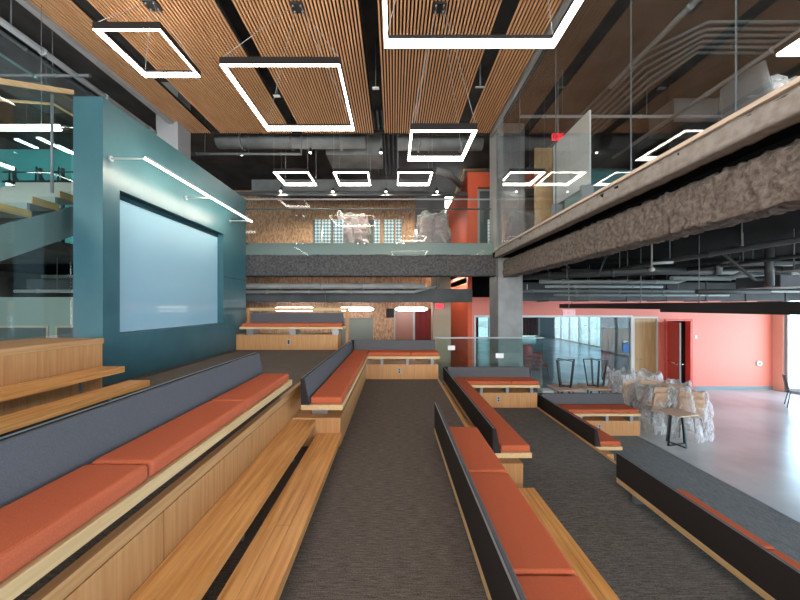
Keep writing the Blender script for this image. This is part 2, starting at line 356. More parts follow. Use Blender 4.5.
# ------------------------------------------------------------------ slatted ceiling
ZC = 6.2
def slats(x0, x1, lab):
    m = MB(); n = max(1, round((x1-x0)/.058)); p = (x1-x0)/n
    yb = [1.0, 2.2, 3.6, 4.8, 6.0, 7.3, 8.53]
    for a, b in zip(yb[:-1], yb[1:]):
        for i in range(n): m.box(x0+i*p, x0+i*p+p*.46, a+.003, b-.003, ZC, ZC+.032)
    o = m.build('ceiling_slats', slatw); struct(o, lab)
    struct(B(x0, x1, 1.0, 8.53, ZC+.05, ZC+.07).build('ceiling_backing', slatback))
for x0, x1, lab in ((-5.5,-4.86,'narrow slatted wood ceiling strip nearest the teal wall'),(-4.62,-2.69,'slatted wood ceiling panel above the teal wall'),(-2.44,-.52,'slatted wood ceiling panel left of centre'),(-.25,1.66,'slatted wood ceiling panel right of centre'),(1.91,2.56,'slatted wood ceiling strip along the glass screen')): slats(x0, x1, lab)
struct(B(-13, 13, -4.2, 16.2, 7.2, 7.3).build('ceiling', darkceil))
struct(B(-13, 13, -4.2, -4, 4.7, 7.2).build('wall_rear_header', graywall)); struct(B(-13, 13, -4.2, -4, -1.24, .9).build('wall_rear', graywall))  # unseen rear walls, added to keep the sky out of the balustrade reflections
m = MB(); x = -12.9
while x < 13: m.box(x-.04, x+.04, -4.15, -4.05, .9, 4.7); x += 2.15
struct(m.build('window_10', pipem))  # unseen mullions of the added rear facade
struct(B(-5.62, -5.51, 1.0, 8.56, ZC-.06, ZC+.22).build('trim_8', mat('pale_soffit_trim', (.34,.33,.32), .5)))
struct(B(2.565, 2.62, 1.0, 8.56, ZC-.10, ZC+.3).build('trim_9', mat('grey_rail', (.30,.32,.32), .4, .3)))
struct(B(-5.5, 2.56, 8.535, 8.56, ZC, ZC+.1).build('trim_10', slatback))
# slot fittings
def canopy(x, y, lab):
    t = empty('cable_canopy', (x, y, ZC-.005), lab, 'ceiling fitting', 'black cable canopies on the slats')
    B(-.10, .10, -.09, .09, -.03, -.001).build('plate', black, t, bevel=.006)
    [MB().ball((a, b, -.035), .016, 5).build('grommet', steel, t) for a in (-.06,.06) for b in (-.05,.05)]
CP = {'a':(-3.68,4.87),'b':(-1.48,4.91),'c':(.70,4.91),'d':(.70,2.2)}
canopy(*CP['a'], 'black canopy plate on the slats above the small pendant nearest the teal wall')
canopy(*CP['b'], 'black canopy plate on the slats above the large pendant left of centre')
canopy(*CP['c'], 'black canopy plate on the slats above the small square pendant right of centre')
for i, (x, y, l) in enumerate(((-2.56, 7.0, 'small white detector in the ceiling slot left of centre'), (-.385, 6.75,'small white detector in the central dark ceiling slot'))):
    t = empty('sprinkler_head', (x, y, ZC+.0), l, 'detector', 'detectors in ceiling slots'); B(-.07,.07,-.04,.04,-.02,.0).build('housing', white, t, bevel=.008); MB().tube([(0,0,0),(0,0,1.0)], .01).build('rod', pipem, t)
t = empty('sprinkler_head', (1.78, 6.6, ZC-.08), 'grey sprinkler with short arms in the right ceiling slot', 'sprinkler')
MB().tube([(0,0,0),(0,0,1.08)], .018).build('pipe', pipem, t); B(-.1,.1,-.02,.02,-.02,.0).build('arm', pipel, t)

# ------------------------------------------------------------------ square pendants
def pendant(x, y, z, w, lab, can=None, top=7.2, r=.03):
    t = empty('square_pendant_light', (x, y, z), lab, 'pendant light', 'square LED frame pendants'); h = w/2; bw, bh = .026, .105
    o = [(-h,-h,h,-h+bw),(-h,h-bw,h,h),(-h,-h+bw,-h+bw,h-bw),(h-bw,-h+bw,h,h-bw)]
    m = MB()
    for a, b, c, d in o: m.box(a, c, b, d, .012, bh)
    m.build('housing', black, t)
    m = MB(); e = .004; i = h-bw
    for a, b, c, d in o: m.box(a+e, c-e, b+e, d-e, 0, .0115)
    g = .006   # lit inner faces
    bh_ = bh; bh = .076
    m.box(-i, i, i-g, i, 0, bh-.012).box(-i, i, -i, -i+g, 0, bh-.012).box(-i, -i+g, -i+g, i-g, 0, bh-.012).box(i-g, i, -i+g, i-g, 0, bh-.012)
    m.build('diffuser', ledm, t); bh = bh_
    for sx in (-1, 1):
        for sy in (-1, 1):
            a = (sx*(h-.02), sy*(h-.02), bh)
            b = (can[0]-x+sx*.05, can[1]-y+sy*.04, ZC-.03-z) if can else (a[0], a[1], top-z)
            MB().tube([a, b], .0035, 5).build('cable', pipel, t)
    return t
pendant(.69, 2.16, 3.965, 1.56, 'largest looking square pendant, cut off by the top of the photo', CP['d'])
pendant(-1.48, 4.92, 4.72, 1.56, 'large square pendant left of centre, in front of the slatted ceiling', CP['b'])
pendant(.70, 4.96, 4.06, .94, 'small square pendant right of centre, near the glass screen', CP['c'])
pendant(-3.68, 4.86, 5.40, .93, 'small square pendant at upper left above the teal wall', CP['a'])
pendant(-2.77, 9.05, 5.18, .95, 'leftmost of three far square pendants above the balcony')
pendant(-1.16, 9.05, 5.18, .95, 'middle of three far square pendants above the balcony')
pendant(.57, 9.05, 5.18, .95, 'rightmost of three far square pendants above the balcony')
pendant(3.58, 9.05, 5.18, .95, 'square pendant behind the glass screen, just right of the column')  # added frame, imitates a pendant's reflection in the screen

# ------------------------------------------------------------------ columns, beams, slabs
struct(B(2.67, 3.30, 8.2, 8.95, -1.24, 2.84).build('column_front', conc, bevel=.01))
struct(B(2.66, 2.80, 8.2, 8.9, 3.02, 7.2).build('column_glass_post', mat('grey_post', (.42,.43,.42), .5)))
struct(B(3.3, 4.0, 9.8, 10.4, 3.02, 7.2).build('column_upper', conc))
struct(B(-5.95, -5.4, 8.0, 8.5, -1.24, 7.2).build('column_left', mat('pale_column', (.33,.34,.34), .6)))
def rough_beam(name, profile, y0, y1, axis, step, amp, freq, m_):
    # profile: closed list of 2-D points (cross-section), densified, displaced by noise
    P = []
    n = len(profile)
    for i in range(n):
        a, b = Vector(profile[i]), Vector(profile[(i+1)%n]); k = max(1, int((b-a).length/step))
        P += [a+(b-a)*j/k for j in range(k)]
    c = sum(P, Vector((0,0)))/len(P); K = int((y1-y0)/step); vs = []; fs = []; n = len(P)
    for j in range(K+1):
        y = y0+(y1-y0)*j/K
        for p in P:
            q = Vector((p.x, p.y*1.0, y)); d = noise.noise(q*freq)*amp + noise.noise(q*freq*2.7)*amp*.6
            dd = (p-c).normalized()*d; a, b = p.x+dd.x, p.y+dd.y
            vs.append((a, y, b) if axis == 'y' else (y, a, b))
    for j in range(K):
        for i in range(n): fs.append((j*n+i, j*n+(i+1)%n, (j+1)*n+(i+1)%n, (j+1)*n+i))
    fs += [tuple(range(n)), tuple(range(K*n+n-1, K*n-1, -1))]
    o = MB().add(vs, fs, True).build(name, m_); return struct(o)
struct(B(2.60, 13, -3, 8.5, 2.86, 3.0).build('slab_right', soffit))
rough_beam('slab_edge', [(2.585,2.845),(2.60,3.02),(2.75,3.02),(2.75,2.845)], -1, 8.22, 'y', .035, .008, 14, firel)
struct(B(2.95, 3.1, -1, 8.24, 2.77, 2.86).build('beam_flange', soffit))  # black strip colours in the shadow under the slab edge
struct(B(2.572, 2.66, -1, 8.22, 3.025, 3.06).build('trim_11', capm))
rough_beam('beam_right', [(2.80,2.34),(2.79,2.72),(2.84,2.77),(3.1,2.77),(3.1,2.34)], -1, 8.24, 'y', .025, .026, 17, fire)
rough_beam('beam_far', [(8.38,2.39),(8.38,2.94),(8.7,2.94),(8.7,2.39)], -6.5, 2.70, 'x', .04, .02, 8, fired)
struct(B(-13, 2.64, 8.72, 16, 2.75, 2.95).build('slab_far', soffit))
struct(B(2.64, 13, 8.52, 16, 2.75, 2.95).build('slab_far_right', soffit))
struct(B(-6.4, 2.62, 8.44, 8.5, 2.95, 3.26).build('curb_far', mat('greenish_curb', (.22,.26,.25), .25)))

# ------------------------------------------------------------------ glass
t = empty('glass_balustrade', (-1.2, 8.36, 2.95), 'frameless glass balustrade along the far upper balcony', 'balustrade')
js = [-5.1, -2.75, -1.25, .35, 1.36, 3.79]
for a, b in zip(js[:-1], js[1:]): B(a+.006, b-.006, -.006, .006, -.03, 1.42).build('glass_pane', gl, t)
B(-5.1, 3.79, -.02, .02, 1.42, 1.45).build('top_rail', pipel, t)
MB().tube([(-5.1,.16,1.23),(3.79,.16,1.23)], .02).build('handrail', pipem, t)
for j in js[1:-1]:
    for dx in (-.09, .09):
        for z in (.28, 1.0): MB().tube([(j+dx,-.035,z),(j+dx,.16 if z > .9 else .1,z)], .024, 10).build('standoff', chrome, t)
# tall screen along right balcony
t = empty('glass_screen_wall', (2.63, 5, 3.03), 'full-height glass screen along the right-hand balcony edge', 'glass screen')
ys = [-.9, .6, 2.46, 3.55, 5.2, 6.7, 8.2]
for a, b in zip(ys[:-1], ys[1:]): B(-.006, .006, a+.003-5, b-.003-5, .01, 3.04).build('glass_pane', gld, t)
for y in ys[1:-1]: B(-.007, .007, y-.0015-5, y+.0015-5, .0, 3.04).build('joint', pipem, t)
# guard behind the middle bench
t = empty('glass_balustrade', (2.3, 7.70, LC), 'low glass balustrade behind the middle L-shaped bench', 'balustrade')
for a, b in ((-1.28,.0),(.01,1.28)): B(a, b, -.006, .006, .0, 2.06).build('glass_pane', glg, t)
B(-1.29, 1.29, -.02, .02, 2.06, 2.09).build('top_rail', steel, t)
for x, z, w, l in ((-.92, 1.83, .17, ''), (.24, 1.64, .19, '')): tag(B(x-w/2, x+w/2, -.0105, -.0065, z-.05, z+.06).build('label_sticker', white, t), 'white paper sticker')

# ------------------------------------------------------------------ stair at far left
t = empty('staircase', (-4.75, 4.0, 1.24), 'grey staircase with oak tread edges rising behind the glass at far left', 'staircase')
ox, oy, oz = t.location
def yz(y, z): return (y-oy, z-oz)
sl = .565
m = MB()
for xx in (-4.16, -5.42):
    m.prism([yz(1.2,2.44-sl*2.13), yz(1.2,2.06-sl*2.13), yz(5.1,2.06+sl*1.77), yz(5.1,2.44+sl*1.77)], 'x', xx-ox, xx+.05-ox)
m.build('stringer', risergrey, t)
for k in range(-5, 5):
    y = 3.33+.3*k; z = 2.67+.17*k
    q = B(-5.36-ox, -4.115-ox, y-oy, y+.29-oy, z-.075-oz, z-oz).build('tread', mat('stair_tread', (.30,.29,.27), .5) if k == -5 else bpy.data.materials['stair_tread'], t)
    B(-4.114-ox, -4.10-ox, y-oy, y+.29-oy, z-.08-oz, z+.004-oz).build('tread_edge', oakY, t)
    B(-5.36-ox, -4.13-ox, y+.27-oy, y+.3-oy, z-oz, z+.094-oz).build('riser', risergrey, t)
B(-5.42-ox, -4.11-ox, 5.1-oy, 7.6-oy, 3.30-oz, 3.52-oz).build('landing', risergrey, t)
B(-4.85-ox,-4.7-ox,5.3-oy,5.45-oy,-1.24-oz,3.3-oz).build('support_post', pipem, t)
g = empty('stair_balustrade', (-4.07, 3.0, 1.24), 'glass stair balustrade with an oak handrail beside the oak ledge', 'balustrade')
def rz_(y): return 3.91+.51*(y-3.33)
MB().prism([(0.2-3,.01),(1.6-3,.01),(1.6-3,rz_(1.6)-1.24),(.2-3,rz_(.2)-1.24)], 'x', -.006, .006).build('glass_pane', glg, g)
MB().prism([(1.61-3,.01),(4.03-3,.01),(4.03-3,rz_(4.03)-1.24),(1.61-3,rz_(1.61)-1.24)], 'x', -.006, .006).build('glass_pane', glg, g)
MB().prism([(.2-3,rz_(.2)-1.245),(4.04-3,rz_(4.04)-1.245),(4.04-3,rz_(4.04)-1.185),(.2-3,rz_(.2)-1.185)], 'x', -.03, .03).build('handrail', oakE, g)
MB().tube([(.03,3.78-3,1.7),(.03,3.78-3,2.86)], .014).build('post', pipem, g)
g = empty('stair_balustrade', (-5.43, 4.2, 1.24), 'thin handrail and glass on the far side of the staircase', 'balustrade')
MB().tube([(0,.2-4.2,4.43-.55*4.19-1.24),(0,5.1-4.2,4.82-1.24),(0,7.5-4.2,4.82-1.24)], .02).build('handrail', oakE, g)
MB().prism([(.2-4.2,.6),(5.1-4.2,2.3),(5.1-4.2,3.55),(.2-4.2,.88)], 'x', -.006, .006).build('glass_pane', glg, g)
B(-.006, .006, 5.11-4.2, 7.5-4.2, 2.3, 3.55).build('glass_pane', glg, g)

# ------------------------------------------------------------------ left background
struct(B(-13.2, -13, -3, 16, -1.24, 7.2).build('wall_far_left', darkceil))
struct(B(-13, -9.55, 9.6, 9.75, 2.95, 6.3).build('wall_cyan', cyan)); struct(B(-9.55, -9.2, 9.9, 10.0, 2.95, 6.45).build('wall_cyan_return', mat('pale_cyan', (.25,.55,.54), .5)))
struct(B(-13, -7.0, 5.6, 16, 2.75, 2.95).build('slab_left', darkceil))
m = MB().box(-13, -6.2, 9.0, 9.1, -1.24, 0.2).box(-13, -6.2, 9.0, 9.1, 1.05, 1.85).box(-13, -12.2, 9.0, 9.1, .2, 1.05).box(-9.7, -9.5, 9.0, 9.1, .2, 1.05).box(-6.6, -6.2, 9, 9.1, .2, 1.05)
struct(m.build('wall_pale', palegreen))
for n, (a, b) in enumerate(((-12.2,-9.7),(-9.5,-6.6))):
    f = MB().box(a, b, 8.97, 9.03, .2, .26).box(a, b, 8.97, 9.03, .99, 1.05).box(a, a+.06, 8.97, 9.03, .26, .99).box(b-.06, b, 8.97, 9.03, .26, .99).build('window_%d' % (n+1), capm); struct(f)
    B(a+.06, b-.06, 8.99, 9.01, .26, .99).build('pane', grayglass, f)
t = empty('tube_light', (-6.0, 4.9, 4.33), 'white tube light behind the stair glass at far left', 'light')
MB().tube([(-1.2,0,0),(.88,0,0)], .045, 14).build('tube', ledc, t); MB().tube([(.88,0,0),(.98,0,0)], .03).tube([(.98,0,0),(1.12,0,0)], .016).build('end_fitting', chrome, t)
for x in (-.9, .6): MB().tube([(x,0,.04),(x,0,2.87)], .004, 5).build('cable', pipem, t)
for i, (x, y, z, l, ln) in enumerate(((-10.1, 8.8, 6.05, 'short strip light in front of the cyan wall, leftmost', .5), (-8.9, 8.4, 5.8, 'middle strip light in front of the cyan wall', .8), (-7.9, 8.1, 5.35, 'strip light in front of the cyan wall nearest the teal wall', 1.2))):
    t = empty('strip_light', (x, y, z), l, 'light', 'strip lights before the cyan wall'); B(-.05, .05, -ln/2, ln/2, 0, .02).build('diffuser', ledc, t); B(-.055,.055,-ln/2,ln/2,.021,.05).build('housing', pipem, t)
    MB().tube([(0,0,.05),(0,0,7.2-z)], .004, 5).build('cable', pipem, t)

# pipes and ducts ------------------------------------------------------------
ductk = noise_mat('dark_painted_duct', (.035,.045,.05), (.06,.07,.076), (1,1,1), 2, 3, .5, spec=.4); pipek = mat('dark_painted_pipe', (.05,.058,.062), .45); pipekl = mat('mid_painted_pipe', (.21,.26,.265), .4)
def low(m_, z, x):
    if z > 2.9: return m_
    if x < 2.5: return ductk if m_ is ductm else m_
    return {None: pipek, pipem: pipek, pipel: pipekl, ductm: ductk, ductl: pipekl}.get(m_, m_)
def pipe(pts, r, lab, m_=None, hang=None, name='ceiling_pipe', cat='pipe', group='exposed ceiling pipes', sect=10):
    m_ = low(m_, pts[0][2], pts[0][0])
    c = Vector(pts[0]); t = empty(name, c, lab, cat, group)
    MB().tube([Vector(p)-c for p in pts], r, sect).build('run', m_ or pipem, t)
    m = MB()
    for a, b in zip(pts[:-1], pts[1:]):
        L = (Vector(b)-Vector(a)).length; k = int(L/1.1)
        for i in range(1, k+1):
            p = Vector(a).lerp(Vector(b), (i-.5)/k)-c; dd = (Vector(b)-Vector(a)).normalized()*.025
            MB().tube([p-dd, p+dd], r*1.22, sect).build('coupling', m_ or pipem, t) if L > 2 and i <= 6 else None
    if hang:
        for p in hang:
            q = Vector(p[:3])-c; MB().tube([q, (q.x,q.y,p[3]-c.z)], .009, 6).build('hanger_rod', pipem, t)
    return t
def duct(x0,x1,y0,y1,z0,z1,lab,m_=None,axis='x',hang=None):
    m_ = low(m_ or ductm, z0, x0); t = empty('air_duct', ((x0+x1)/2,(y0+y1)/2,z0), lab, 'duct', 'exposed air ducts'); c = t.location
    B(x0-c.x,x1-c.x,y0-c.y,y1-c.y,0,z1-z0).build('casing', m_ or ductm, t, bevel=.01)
    L = (x1-x0) if axis == 'x' else (y1-y0); k = max(1, int(L/1.2))
    for i in range(1, k+1):
        u = -L/2+L*i/(k+1)
        a = (u-.02,u+.02,y0-c.y-.02,y1-c.y+.02) if axis == 'x' else (x0-c.x-.02,x1-c.x+.02,u-.02,u+.02)
        B(*a, -.02, z1-z0+.02).build('flange', m_ or ductm, t)
        if hang:
            p = (u, y0-c.y) if axis == 'x' else (x0-c.x, u); MB().tube([(p[0],p[1],z1-z0),(p[0],p[1],hang-z0)], .009, 6).build('hanger_rod', pipem, t)
    return t
# upper left
pipe([(-5.98,2.5,5.93),(-5.98,8.4,5.93)], .055, 'grey pipe beside the pale edge of the slatted ceiling', pipel, [(-5.98,5,5.93,7.2)])
pipe([(-6.28,2.5,5.98),(-6.28,8.4,5.98)], .03, 'thin grey pipe parallel to the slatted ceiling edge at upper left', pipem)
pipe([(-6.35,2.5,5.66),(-6.35,6.3,5.66)], .022, 'thin turquoise pipe at upper left ending above the stair handrail', mat('turquoise_pipe', (.22,.42,.40), .4))
pipe([(-8.2,6.0,5.92),(-5.7,6.0,5.92)], .03, 'level cross pipe under the dark ceiling at upper left', pipem, [(-7.4,6,5.92,7.2),(-6.4,6,5.92,7.2)])
duct(-8.6,-7.4,2.5,7.9,6.35,6.8,'dark square duct above the staircase at upper left',axis='y',hang=7.2)
# left under the stair
pipe([(-9,8.2,2.35),(-5,8.2,2.35)], .05, 'cross pipe below the stair stringer at far left', pipem, [(-7.5,8.2,2.35,2.75)])
pipe([(-9,7.6,1.95),(-4.6,7.6,1.95)], .04, 'lower cross pipe behind the stair glass at far left', pipel, [(-8,7.6,1.95,2.75),(-6,7.6,1.95,2.75)])
duct(-9.6,-6.1,8.35,8.9,2.0,2.3,'dark duct seen under the staircase at far left',hang=2.75)
# far upper zone
pipe([(-5.0,9.1,6.28),(-.8,9.1,6.28)], .20, 'large round duct beyond the slatted ceiling, left half', ductm, [(-4,9.1,6.28,7.2)], 'air_duct', 'duct', 'exposed air ducts', 18)
pipe([(.1,9.1,6.22),(2.5,9.1,6.22)], .19, 'round duct beyond the slatted ceiling, right half', ductm, None, 'air_duct', 'duct', 'exposed air ducts', 18)
duct(-2.0,-.35,9.4,10.4,6.05,6.65,'boxy duct section hanging beyond the central ceiling slot', ductm)
duct(-4.9,2.3,11.0,11.6,5.55,5.95,'wide duct crossing in front of the balcony wall', ductm)
pipe([(-6.0,8.8,5.78),(-2.55,8.8,5.78),(-2.55,8.8,6.9)], .035, 'cross pipe with upright end above the far balcony', pipem, [(-5.2,8.8,5.78,7.2),(-4,8.8,5.78,7.2)])
pipe([(1.3,9.8,5.75),(1.7,9.8,5.65),(2.2,10.6,5.6)], .10, 'flexible duct right of the far pendants', ductm, None, 'air_duct', 'duct', 'exposed air ducts', 16)
pipe([(1.9,10.4,5.0),(2.35,10.8,6.2),(3.1,10.85,6.22)], .03, 'thin conduit rising along the orange wall corner', mat('yellow_conduit', (.45,.30,.10), .5))
for i, z in enumerate((5.22, 5.42)): pipe([(-6.5,10.4+i*.4,z),(2.4,10.4+i*.4,z)], .04, ('lower','upper')[i]+' thin cross pipe above the balcony, behind the spotlights', pipem)
for i in range(6):
    x = -.6+i*.14; 
    pipe([(x,8.7,6.9),(x,12.8,6.9)], .035, 'conduit in the row above the far balcony, number of pipes side by side', pipem, group='parallel conduits above the balcony')
# far lower zone
duct(-6.4,2.4,9.8,10.5,1.72,2.12,'long dark duct under the far balcony', ductm, hang=2.75)
pipe([(-6.3,9.3,2.18),(.9,9.3,2.18)], .085, 'pale insulated pipe under the far beam', ductl, [(-2.0,9.3,1.55,2.75),(-4,9.3,2.18,2.75),(-.5,9.3,2.18,2.75)])
pipe([(-4.4,9.5,2.02),(.6,9.5,2.02),(1.4,9.9,2.25)], .05, 'second pale pipe under the far beam bending up at the right', ductl)
duct(-6.3,-4.6,9.45,9.7,1.82,2.1,'pale box duct beside the teal wall under the far beam', ductl)
# right lower zone
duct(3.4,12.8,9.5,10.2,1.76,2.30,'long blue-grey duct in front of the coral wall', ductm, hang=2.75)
pipe([(3.35,8.3,2.35),(5.3,6.6,2.33),(5.9,6.6,2.33),(8.6,6.6,2.33)], .085, 'thick pipe running level under the right slab', pipem, [(4.9,6.95,2.33,2.86),(7.4,6.6,2.33,2.86)])
pipe([(3.3,9.0,2.02),(13,9.0,2.02)], .04, 'thin level pipe just above the coral wall', pipel, [(5.5,9,2.02,2.86),(8,9,2.02,2.86),(10.5,9,2.02,2.86)])
pipe([(3.5,7.4,2.05),(6.2,7.4,2.05)], .035, 'short bright pipe near the column', pipel, [(4.0,7.4,2.05,2.86),(5.4,7.4,2.05,2.86)])
pipe([(5.0,-.5,2.42),(5.0,6.9,2.42),(4.6,7.4,2.30)], .04, 'thin dark pipe running towards the camera under the right slab', pipem, [(5,2.8,2.42,2.86),(5,4.6,2.42,2.86),(5,5.8,2.42,2.86)])
pipe([(6.0,.5,2.34),(6.0,8.6,2.34)], .03, 'narrow conduit running towards the camera beyond the thin dark pipe', pipem, [(6,3.5,2.34,2.86),(6,5.5,2.34,2.86)])
pipe([(6.0,5.9,2.18),(6.0,5.9,2.32),(6.1,5.9,2.38),(7.6,5.9,2.38)], .045, 'elbow pipe turning right beside the upright pipe', pipel)
pipe([(5.2,6.0,2.12),(6.3,6.0,2.12),(6.5,6.0,2.2),(7.4,6.0,2.2)], .045, 'jogged pale pipe below the elbow pipe', pipel)
pipe([(6.1,5.2,1.92),(6.1,5.2,2.55)], .055, 'upright capped pipe hanging under the right slab', pipem)
pipe([(5.1,5.4,1.84),(6.1,5.2,1.84)], .04, 'short coupled pipe at the foot of the upright pipe', pipem)
duct(6.4,12.5,5.3,6.0,1.92,2.12,'flat duct at right under the cable tray', ductm)
for i, (p, r_, l_) in enumerate((
    ([(4.2,8.0,2.5),(12.5,8.0,2.5)], .03, 'high cross conduit behind the thick level pipe'),
    ([(3.6,7.9,2.2),(7.0,7.9,2.2),(7.3,7.9,2.3),(12.4,7.9,2.3)], .05, 'jogged cross pipe in front of the long blue-grey duct'),
    ([(7.2,6.3,2.45),(12.0,6.3,2.45)], .04, 'cross pipe above the cable tray at right'),
    ([(4.4,8.8,1.9),(9.2,8.8,1.9)], .035, 'low bright cross pipe on the front of the long duct'),
    ([(7.1,1.5,2.5),(7.1,8.9,2.5)], .03, 'conduit running towards the camera above the cable tray'),
    ([(3.6,3.5,2.62),(3.6,8.1,2.62)], .04, 'pipe running close behind the sprayed right beam'),
    ([(5.6,5.5,2.55),(6.2,5.5,2.05),(6.9,5.5,2.05)], .025, 'slanting conduit beside the upright capped pipe'),
    ([(4.6,6.9,2.75),(4.4,6.9,2.25)], .02, 'short slanted rod near the column'))):
    pipe(p, r_, l_, pipel if i in (1,3) else pipem, [((p[0][0]+p[-1][0])/2+.3 if p[0][1]==p[-1][1] else p[0][0], (p[0][1]+p[-1][1])/2, p[0][2], 2.86)] if i < 6 else None)
t = empty('cable_tray', (8.2, 5.2, 2.16), 'pale cable tray with jumbled fittings under the right slab', 'cable tray')
B(-1.8,1.2,-.15,.15,0,.02).build('tray', ductl, t)
m = MB()
for i in range(26): a = random.uniform(-1.7,1.1); s_ = random.uniform(.02,.05); m.box(a,a+s_*1.8,-.12,.1,.02,.03+s_*3)
m.build('fittings', pipem, t)
for x in (-1.7, .0, 1.1): MB().tube([(x,0,.02),(x,0,.70)], .01, 6).build('hanger_rod', pipem, t)
t = empty('sprinkler_head', (4.35, 5.4, 2.34), 'pale sprinkler drop with a side arm under the right beam', 'sprinkler')
MB().tube([(0,0,-.12),(0,0,.52)], .012).tube([(0,0,-.02),(.35,0,.0)], .025).ball((0,0,-.12), .045, 6).build('pipe', pipel, t)
# black housings hung over the concrete floor
for y0, y1, dz, l in ((6.42,10.3,0,'far section of the black linear housing hung before the coral wall'),(1.5,6.40,.05,'near section of the black linear housing at right edge')):
    t = empty('shade_housing', (5.4, (y0+y1)/2, 1.535-dz*1.1), l, 'shade housing', 'black linear housings')
    B(-.08,.08,(y0-y1)/2,(y1-y0)/2,0,.13+dz).build('casing', black, t, bevel=.004)
    for u in (-.35,.35): MB().tube([(0,u*(y1-y0),.13+dz),(0,u*(y1-y0),1.39)], .009, 6).build('hanger_rod', pipem, t)

# upper right zone, behind the screen
pipe([(4.4,3.0,6.05),(4.4,6.5,6.05)], .045, 'pale ceiling channel seen through the glass screen, nearer the slats', pipel, [(4.4,4,6.05,7.2)])
pipe([(6.5,1.5,6.0),(6.5,9.5,6.0)], .045, 'long pale ceiling channel seen through the glass screen, toward the right', pipel)
for i in range(6):
    d = i*.17
    pipe([(4.6+d,10.2,6.3),(4.6+d,6.0+d*.9,6.3),(5.2+d*.5,5.3+d*.75,6.3),(7.8,5.3+d*.75,6.3)], .028, 'bent conduit of the parallel bundle behind the glass screen', pipem, group='bent conduit bundle behind the screen')
pipe([(3.0,7.6,6.1),(11.0,7.6,6.1)], .035, 'level cross pipe behind the glass screen', pipel, [(4,7.6,6.1,7.2),(6,7.6,6.1,7.2)])
duct(7.0,12.6,8.0,8.8,6.2,6.8,'dark duct deep behind the glass screen')
struct(B(2.67, 12.8, 10.95, 11.1, 5.66, 6.18).build('wall_header_upper', orange))
struct(B(2.67, 2.86, 10.95, 11.1, 2.95, 5.66).build('wall_upper_front', orange))
struct(B(2.52, 2.67, 10.95, 15.9, 2.95, 6.18).build('wall_upper_side', orange))
struct(B(2.9, 13, 13.0, 13.2, 2.95, 7.2).build('wall_upper_back', graywall))
f = MB().box(2.86,2.93,10.93,11.0,2.95,5.6).box(2.93,3.75,10.93,11.0,5.53,5.6).box(3.75,3.82,10.93,11.0,2.95,5.6).build('door_1', pipel); struct(f)
B(2.93,3.75,10.96,10.98,2.95,5.53).build('pane', grayglass, f)
tag(B(4.1, 4.6, 9.3, 9.36, 2.955, 6.2).build('wood_panel', wood_d), 'tall narrow maple panel behind the glass screen beside the column', 'panel')
t = empty('glass_whiteboard', (3.25, 5.9, 3.0), 'tall white glass board standing behind the glass screen', 'whiteboard')
for a, b in ((-.6,.0),(.01,.62)): B(-.012,.012,a,b,.63,1.85).build('board', whitegl, t)
for a in (-.5,.5): B(-.1,.1,a-.03,a+.03,0,.63).build('stand', pipel, t)
t = empty('office_partition', (6.2, 8.6, 2.95), 'teal tinted glass office partition deep behind the screen', 'partition')
B(-1.6,-.9,0,.03,0.05,2.6).build('panel', mat('pale_teal_panel', (.30,.45,.40), .3), t); B(-.9,3.2,0,.03,.05,2.3).build('panel', mat('teal_panel', (.08,.22,.22), .2), t)
B(-1.6,3.2,-.02,.05,0,.05).build('base_rail', pipem, t)
tag(B(4.0, 5.6, 7.0, 7.6, 3.003, 3.75).build('red_cabinet', redd, bevel=.02), 'low red cabinet behind the white glass board', 'cabinet')
for i, (x, y, z, l) in enumerate(((6.9, 8.0, 5.3, 'flat ceiling light low behind the glass screen'), (3.62, 2.7, 3.80, 'bright ceiling light cut by the right edge of the photo'))):
    t = empty('ceiling_light', (x, y, z), l, 'light', 'ceiling lights behind the screen'); B(-.25,.25,-.12,.12,0,.02).build('diffuser', ledc, t); B(-.26,.26,-.13,.13,.021,.07).build('housing', black, t); MB().tube([(0,0,.07),(0,0,7.2-z)], .005, 5).build('cable', pipem, t)

# ------------------------------------------------------------------ back walls
m = MB().box(-7.2, .86, 13, 13.15, 2.95, 3.0).box(-7.2,-3.3,13,13.15,2.95,6.3).box(-2.5,-1.8,13,13.15,2.95,6.3).box(-3.3,-2.5,13,13.15,5.1,6.3).box(-1.8,-.8,13,13.15,5.1,6.3).box(-.8,.86,13,13.15,2.95,6.3)
struct(m.build('wall_back_upper', osbm))
for n, (a, b) in enumerate(((-3.3,-2.5),(-1.8,-.8))):
    f = MB().box(a,a+.06,12.97,13.1,2.95,5.1).box(b-.06,b,12.97,13.1,2.95,5.1).box(a+.06,b-.06,12.97,13.1,5.03,5.1).build('window_%d' % (n+3), graywall); struct(f); B(a+.06,b-.06,13.02,13.05,2.95,5.03).build('pane', grayglass, f)
struct(B(-13, 2.52, 15.8, 16, -1.24, 7.2).build('wall_corridor_back', graywall))
m = MB().box(-7.2,-2.05,12.2,12.35,-1.24,2.75).box(-.8,-.3,12.2,12.35,1.14,2.75).box(-2.05,-.8,12.2,12.35,1.14,2.75).box(-.8,.0,12.2,12.35,-1.24,1.14).box(-.3,1.5,12.2,12.35,1.5,2.75)
struct(m.build('wall_back_lower', osbm))
f = MB().box(-2.05,-2.0,12.17,12.3,-1.24,1.14).box(-2.0,-.8,12.17,12.3,1.08,1.14).build('window_5', graywall); struct(f); B(-2.0,-.8,12.22,12.26,-1.24,1.08).build('pane', mat('grey_green_pane', (.22,.24,.21), .2), f)
f = MB().box(.0,.05,12.17,12.3,-1.24,1.5).box(.72,.80,12.17,12.3,-1.24,1.5).box(1.45,1.5,12.17,12.3,-1.24,1.5).build('door_2', pipel); struct(f)
